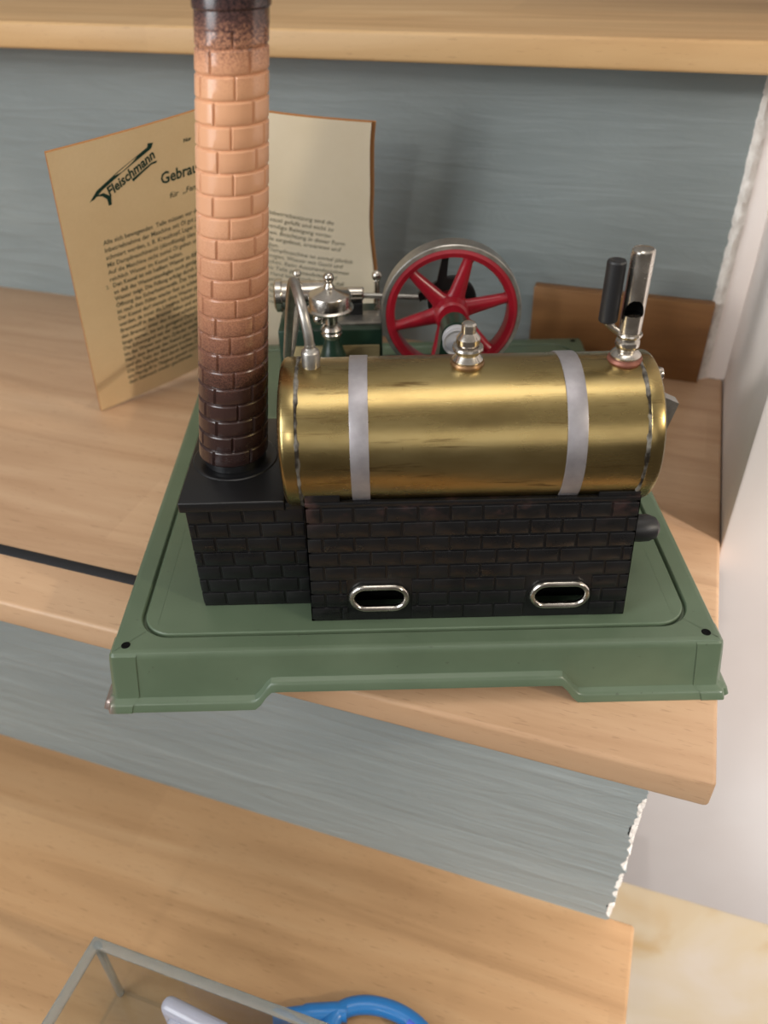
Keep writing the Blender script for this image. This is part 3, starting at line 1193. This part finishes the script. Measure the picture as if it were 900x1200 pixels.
for k in range(6):
    a = math.radians(14+60*k)
    bm = bmesh.new()
    rings = []
    for t in range(9):
        s = t/8
        r = 0.7 + (RF-0.55-0.7)*s
        wd = 0.56-0.27*s + (0.14 if t == 8 else 0)+(0.12 if t == 0 else 0)
        c = Vector((SX+r*math.cos(a), FYW+0.38, SZ+r*math.sin(a)))
        tx = Vector((-math.sin(a), 0, math.cos(a)))
        rings.append([bm.verts.new(c + tx*wd*math.cos(q*PI/8)*(0.85) + Vector((0, 0.30, 0))*math.sin(q*PI/8)) for q in range(16)])
    for A, B in zip(rings, rings[1:]):
        for q in range(16):
            bm.faces.new((A[q], A[(q+1) % 16], B[(q+1) % 16], B[q]))
    bm.faces.new(rings[0]); bm.faces.new(rings[-1][::-1])
    part('spoke', bm, 'red', fw)

# --- crank disc with counterweight, crank rod, cylinder
bm = bmesh.new()
lathe(bm, [(0, 19.0), (1.25, 19.0), (1.33, 19.06), (1.33, 19.32), (1.25, 19.38), (0, 19.38)], (SX+0.15, 0, SZ+0.1), 'Y', 48)
prism(bm, [(SX-1.6, SZ+0.1), (SX-0.2, SZ+1.0), (SX-0.1, SZ+2.6), (SX-0.45, SZ+2.5), (SX-0.7, SZ+1.2), (SX-1.7, SZ+0.55)], 18.95, 19.2)
part('crank_disc', bm, 'dark_steel')
bm = bmesh.new()
tube(bm, [(-3.6, 20.0, 9.72), (1.7, 20.0, 9.42)], 0.15, 14)
ball(bm, (1.85, 20.0, 9.4), 0.36)
part('piston_rod', bm, 'steel')
bm = bmesh.new()
lathe(bm, [(0, -6.9), (0.75, -6.9), (0.9, -6.8), (0.9, -6.5), (0.78, -6.45), (0.78, -4.2), (0.9, -4.15), (0.9, -3.9), (0.42, -3.85), (0.36, -3.8), (0.36, -2.1), (0.30, -2.02), (0, -2.02)], (0, 20.0, 9.75), 'X', 40)
box(bm, -6.3, -4.3, 19.5, 20.5, 8.4, 9.3, 0.1, 2)
cyl = part('cylinder', bm, 'nickel')
bm = bmesh.new()
lathe(bm, [(0.12, 10.4), (0.12, 10.75), (0.2, 10.85), (0.24, 10.98), (0.2, 11.12), (0, 11.2)], (-5.6, 20.0, 0), 'Z', 20)
part('oil_cap', bm, 'nickel', cyl)
bm = bmesh.new()
box(bm, -3.2, -2.1, 19.6, 20.4, 8.55, 9.35, 0.08, 2)
part('slide_block', bm, 'dark_steel', cyl)

# --- domed steam lubricator on its green column, in front of the cylinder
LX, LY = -3.72, 17.0
bm = bmesh.new()
lathe(bm, [(0.40, 8.55), (0.44, 8.7), (0.54, 8.74), (0.56, 8.86), (0.52, 8.95), (0.56, 9.0), (0.57, 9.1), (0.5, 9.22), (0.44, 9.3), (0.34, 9.4), (0.36, 9.75), (0.44, 10.1),
           (0.70, 10.12), (1.10, 10.15), (1.20, 10.2), (1.22, 10.27), (1.16, 10.33), (1.10, 10.36), (1.10, 10.94), (1.07, 11.0), (0.95, 11.05), (0.42, 11.2), (0.28, 11.28), (0.26, 11.42), (0.20, 11.52), (0.17, 11.58), (0.22, 11.63)], (LX, LY, 0), 'Z', 48)
ball(bm, (LX, LY, 11.85), 0.28)
ball(bm, (LX-0.62, LY-0.15, 9.72), 0.32)
tube(bm, [(LX-0.5, LY-0.1, 9.72), (LX, LY, 9.72)], 0.14, 12)
ball(bm, (LX+0.85, LY-0.2, 10.05), 0.17)
lub = part('lubricator', bm, 'nickel')
bm = bmesh.new()
lathe(bm, [(1.5, HB-0.05), (1.45, HB+0.3), (1.0, HB+1.0), (0.75, 5.0), (0.68, 6.8), (0.72, 7.5), (0.55, 8.0), (0.43, 8.4), (0.40, 8.6), (0, 8.6)], (LX, LY, 0), 'Z', 40)
part('column', bm, 'dark_green', lub)

# ------------------------------------------------------------------ the instruction booklet
A = Vector((-19.908, 24.742, 0.02))
EL = Vector((0.762, 0.642, 0.086)).normalized()
UP = Vector((0.147, -0.299, 0.943)).normalized()
EL = (EL - UP*EL.dot(UP)).normalized()
HBK = 18.57
SPN = A + 9.9*EL
ER = Vector((0.98898, 0.061528, -0.13466))
ER = (ER - UP*ER.dot(UP)).normalized()
NL = EL.cross(UP).normalized()                  # towards the viewer
if NL.y > 0: NL = -NL
NR = ER.cross(UP).normalized()
if NR.y > 0: NR = -NR
book = thing('booklet', 'yellowed instruction booklet standing open on the tread behind the chimney', 'booklet', tuple(SPN))


def text_mesh(body, size, spacing=1.0, shear=0.0, offset=0.0):
    cu = bpy.data.curves.new('tmp', 'FONT')
    cu.body = body
    cu.size = size
    cu.space_line = spacing
    cu.shear = shear
    cu.offset = offset
    cu.resolution_u = 2
    ob = bpy.data.objects.new('tmp', cu)
    col.objects.link(ob)
    bpy.context.view_layer.update()
    me = bpy.data.meshes.new_from_object(ob.evaluated_get(bpy.context.evaluated_depsgraph_get()))
    bpy.data.objects.remove(ob)
    bpy.data.curves.remove(cu)
    return me


def add_text(bm, f3d, body, x, y, size, rot=0.0, mi=2, shear=0.0, spacing=1.0, offset=0.0, xs=1.0):
    me = text_mesh(body, size, spacing, shear, offset)
    ca, sa = math.cos(rot), math.sin(rot)
    vs = [bm.verts.new(f3d(x + (v.co.x*ca*xs - v.co.y*sa), y + (v.co.x*sa*xs + v.co.y*ca), 0.012)) for v in me.vertices]
    for p in me.polygons:
        try:
            f = bm.faces.new([vs[i] for i in p.vertices])
            f.material_index = mi
        except ValueError:
            pass
    bpy.data.meshes.remove(me)


def add_poly(bm, f3d, poly, mi=2):
    f = bm.faces.new([bm.verts.new(f3d(x, y, 0.014)) for x, y in poly])
    f.material_index = mi


def leaf(name, f3d, width, mats, thick, texts, z0=0.0, parent=book, n=16, m=24):
    """a stack of pages; f3d(s, t, d) maps page coordinates and depth to space"""
    bm = bmesh.new()
    fr, bk = [], []
    for j in range(m+1):
        t = z0 + (HBK-z0)*j/m
        w_ = width(t)
        fr.append([bm.verts.new(f3d(w_*i/n, t, 0)) for i in range(n+1)])
        bk.append([bm.verts.new(f3d(w_*i/n, t, -thick)) for i in range(n+1)])
    for j in range(m):
        for i in range(n):
            bm.faces.new((fr[j][i], fr[j][i+1], fr[j+1][i+1], fr[j+1][i]))
            bm.faces.new((bk[j][i], bk[j+1][i], bk[j+1][i+1], bk[j][i+1]))
        for i in (0, n):
            bm.faces.new((fr[j][i], fr[j+1][i], bk[j+1][i], bk[j][i])).material_index = 1
    for j in (0, m):
        for i in range(n):
            bm.faces.new((fr[j][i], bk[j][i], bk[j][i+1], fr[j][i+1])).material_index = 1
    bmesh.ops.recalc_face_normals(bm, faces=bm.faces)
    texts(bm)
    return link_mesh(name, bm, mats, parent, tuple(SPN), smooth=30, recalc=False)


def f_left(s, t, d):
    return A + EL*s + UP*t + NL*(d + 0.12*math.sin(PI*s/9.9))


def f_right(s, t, d):
    c = 0.55*(s/9.0)**2*max(0, 1-t/12.0)
    return SPN + ER*s + UP*t + NR*(d + 0.25*math.sin(PI*min(1, s/9.0)) + c*0.5)


BODY_L = ("Alle sich bewegenden  Teile müssen vor der\nInbetriebnahme der Maschine mit Öl gut ge-\nschmiert werden, z. B. Kreuzkopf, Lager usw.\n"
          "Mit Dampfmaschinenöl (dünnflüssig) ölen.\nAuf die Maschine nicht zuviel Öl geben und\nreichlich Wasser im Kessel halten.")
BODY_L2 = ("Den Kessel ist mit heißem Wasser zu füllen,\nso daß das Wasserstandsglas noch genügend\nWasser zeigt. Die Füllung erfolgt durch die\n"
           "Öffnung des Sicherheitsventils. Das Ventil\nist nach dem Füllen wieder fest zu schließen.\nDer Kessel darf niemals ohne Wasser geheizt\n"
           "werden, da sonst die Lötnähte Schaden leiden.\nBrennstoff in den Brenner füllen und anzünden,\nden Brenner unter den Kessel schieben und so\n"
           "lange warten, bis sich genügend Dampf bildet.\nDas Schwungrad mit der Hand leicht andrehen,\nbis das Wasser aus dem Zylinder entfernt ist.\n"
           "Nach dem Betrieb den Kessel ganz entleeren\nund alle Teile der Maschine trocken reiben.\nDie Dampfpfeife wird durch leichtes Drehen\nam Handgriff in Tätigkeit gesetzt und nach\ndem Gebrauch wieder geschlossen.")
BODY_R = ("zur Inbetriebsetzung sind die\nim Kessel gefüllt und nicht zu\nnotwendige Reinigung vorzu-\nnehmen. Beachtung in dieser Form\nin Teile eingebaut, erwärmen und\nschließen.")
BODY_R2 = ("Die Dampfmaschine ist einmal jährlich\nzu reinigen. Wasser mit Gasöl und\nabwischen. Beim Auseinandernehmen\nsind die Teile gut einzufetten und\nin der Hand leicht nachzuziehen, daß\n"
           "die Lager der Kurbel nicht mehr\nlaufen. Alle Schrauben sind nach der\nArbeit fest anzuziehen und die Ma-\nschine vor Staub zu schützen und an\neinem trockenen Ort aufzubewahren.")


def left_print(bm):
    an = math.atan2(17.3-15.1, 6.0-2.7)
    # heading mark: long slanted stroke with lettering under it
    add_poly(bm, f_left, [(1.72, 15.30), (2.2, 15.85), (3.6, 16.62), (5.35, 17.42), (5.40, 17.62), (5.72, 17.58), (5.60, 17.34), (5.52, 17.26), (3.7, 16.42), (2.5, 15.78), (2.0, 15.40)])
    add_poly(bm, f_left, [(2.05, 15.55), (2.55, 15.62), (2.95, 15.30), (2.92, 14.80), (2.74, 14.78), (2.70, 15.20), (2.45, 15.45)])
    add_text(bm, f_left, 'Fleischmann', 2.86, 15.28, 0.80, math.radians(26.5), 2, 0.3, offset=0.022, xs=0.83)
    add_poly(bm, f_left, [(4.25, 15.90), (4.9, 16.22), (5.5, 16.50), (5.85, 16.52), (5.80, 16.40), (5.5, 16.38), (4.95, 16.10), (4.32, 15.74)])
    add_text(bm, f_left, 'Gebrauchsanweisung', 5.95, 15.04, 0.98, 0.0, 2, 0.0, offset=0.022, xs=0.82)
    add_text(bm, f_left, 'für  „Famos', 6.42, 14.02, 0.50, 0.0, 2, 0.12, offset=0.004)
    add_text(bm, f_left, 'Nur', 7.55, 17.05, 0.30, 0.0, 2, 0.0, offset=0.01)
    k = 0.505
    add_text(bm, f_left, BODY_L, 2.08, 12.48, 0.42, 0.0, 3, 0, k/0.42, offset=0.008, xs=0.84)
    add_text(bm, f_left, '2.', 1.78, 9.5, 0.36, 0.0, 3)
    add_text(bm, f_left, BODY_L2, 2.22, 9.48, 0.42, 0.0, 3, 0, k/0.42, offset=0.012, xs=0.82)


def right_print(bm):
    add_text(bm, f_in, BODY_R, 2.2, 12.35, 0.42, -0.10, 3, 0, 0.46/0.42, xs=0.95)
    add_text(bm, f_in, BODY_R2, 2.15, 9.7, 0.42, -0.10, 3, 0, 0.46/0.42, xs=0.95)


def f_in(s, t, d):
    return f_right(s, t, d+0.13)


leaf('front_leaf', f_left, lambda t: 9.9, ['paper', 'paper_edge', 'ink', 'ink_grey'], 0.16, left_print)
wr = lambda t: 8.62 + 0.55*smooth_step(18.6, 12.5, t) + 1.2*smooth_step(13.5, 6.0, t)*0.95
leaf('back_leaf', f_right, wr, ['paper_edge', 'paper_edge'], 0.10, lambda bm: None, z0=0.75)
leaf('inner_leaf', f_in, lambda t: wr(t)-0.26, ['paper_in', 'paper_edge', 'ink', 'ink_grey'], 0.12, right_print, z0=0.8)

# ------------------------------------------------------------------ things on the lowest step
BXU0, BXU1, BXV0, BXV1, BXH, BT = -26.85, -9.5, -20.5, -7.35, 6.0, 0.22
bx = thing('clear_box', 'open clear box with thick edges at the bottom of the picture on lowest tread', 'box', tuple(stair_w(BXU0, BXV1, ZL+0.005)), TH)
dx, dy = BXU1-BXU0, BXV0-BXV1                   # local frame: back left corner at the origin
bm = bmesh.new()
box(bm, 0, dx, dy, 0, 0, BT)
box(bm, 0, dx, -BT, 0, BT, BXH)
box(bm, 0, dx, dy, dy+BT, BT, BXH)
box(bm, 0, BT, dy+BT, -BT, BT, BXH)
box(bm, dx-BT, dx, dy+BT, -BT, BT, BXH)
wl = link_mesh('wall', bm, 'clear_thin', smooth=0)
wl.parent = bx
bm = bmesh.new()
rs = []
for o_, z_ in ((-0.04, BXH-0.22), (-0.04, BXH+0.12), (0.44, BXH+0.12), (0.44, BXH-0.22)):
    rs.append([bm.verts.new((a, b, z_)) for a, b in ((o_, dy+o_), (dx-o_, dy+o_), (dx-o_, -o_), (o_, -o_))])
for q in range(4):
    A_, B_ = rs[q], rs[(q+1) % 4]
    for k in range(4):
        bm.faces.new((A_[k], A_[(k+1) % 4], B_[(k+1) % 4], B_[k]))
bmesh.ops.bevel(bm, geom=[e_ for e_ in bm.edges], offset=0.07, segments=2, profile=0.5, affect='EDGES')
rm = link_mesh('rim', bm, 'clear', smooth=50)
rm.parent = bx
for cx_, cy_ in ((0.2, -0.2), (dx-0.2, -0.2), (0.2, dy+0.2), (dx-0.2, dy+0.2)):
    bm = bmesh.new()
    box(bm, cx_-0.18, cx_+0.18, cy_-0.18, cy_+0.18, 0.02, BXH-0.2, 0.1, 3)
    o = link_mesh('corner_edge', bm, 'clear', smooth=50)
    o.parent = bx

bm = bmesh.new()
box(bm, -2.2, 1.7, -0.45, 0.45, 0, 4.4, 0.42, 4)
box(bm, -1.6, 0.2, -0.75, -0.35, 1.6, 3.9, 0.3, 4)
box(bm, 0.6, 3.0, -0.7, 0.3, 0, 3.4, 0.35, 4)
pc = link_mesh('plastic_piece', bm, 'pale', smooth=50)
place_stair(pc, -20.4, -8.6, ZL+BT+0.01)
pc.rotation_euler = (0, 0, TH-0.08)
tag(pc, 'pale see-through plastic piece standing inside the clear box', 'plastic piece')

# blue plastic looped handle behind the box
hd = thing('loop_handle', 'blue plastic loop handle lying on lowest tread beside the clear box', 'handle', tuple(stair_w(-12.4, -5.6, ZL)), TH)
bm = bmesh.new()
loop = []
for k in range(48):
    a = 2*PI*k/48
    loop.append((2.75*math.cos(a)+0.25, 1.55*math.sin(a)+0.25, 0.5))
tube(bm, loop, 0.48, 16, closed=True, flat=0.95)
tube(bm, catmull([(-1.9, 0.95, 0.48), (-2.9, 0.65, 0.46), (-4.2, 0.15, 0.42), (-5.6, -0.5, 0.4)], 6), [0.5]*6+[0.48]*6+[0.4]*7, 14)
tube(bm, catmull([(1.9, 0.95, 0.48), (2.9, 0.6, 0.46), (4.2, -0.1, 0.42)], 6), [0.5]*6+[0.46]*7, 14)
lp = link_mesh('loop', bm, 'blue', smooth=60)
lp.parent = hd
bm = bmesh.new()
pts = [(2.45*math.cos(a)+0.25, 1.22*math.sin(a)+0.25, 0.72) for a in [math.radians(18+5*i) for i in range(10)]]
tube(bm, pts, 0.30, 12)
lp2 = link_mesh('inner_grip', bm, 'violet', smooth=60)
lp2.parent = hd
lp2['label'] = 'violet-blue inner side of the loop'

for o in list(bpy.data.objects):
    if '_org' in o:
        del o['_org']
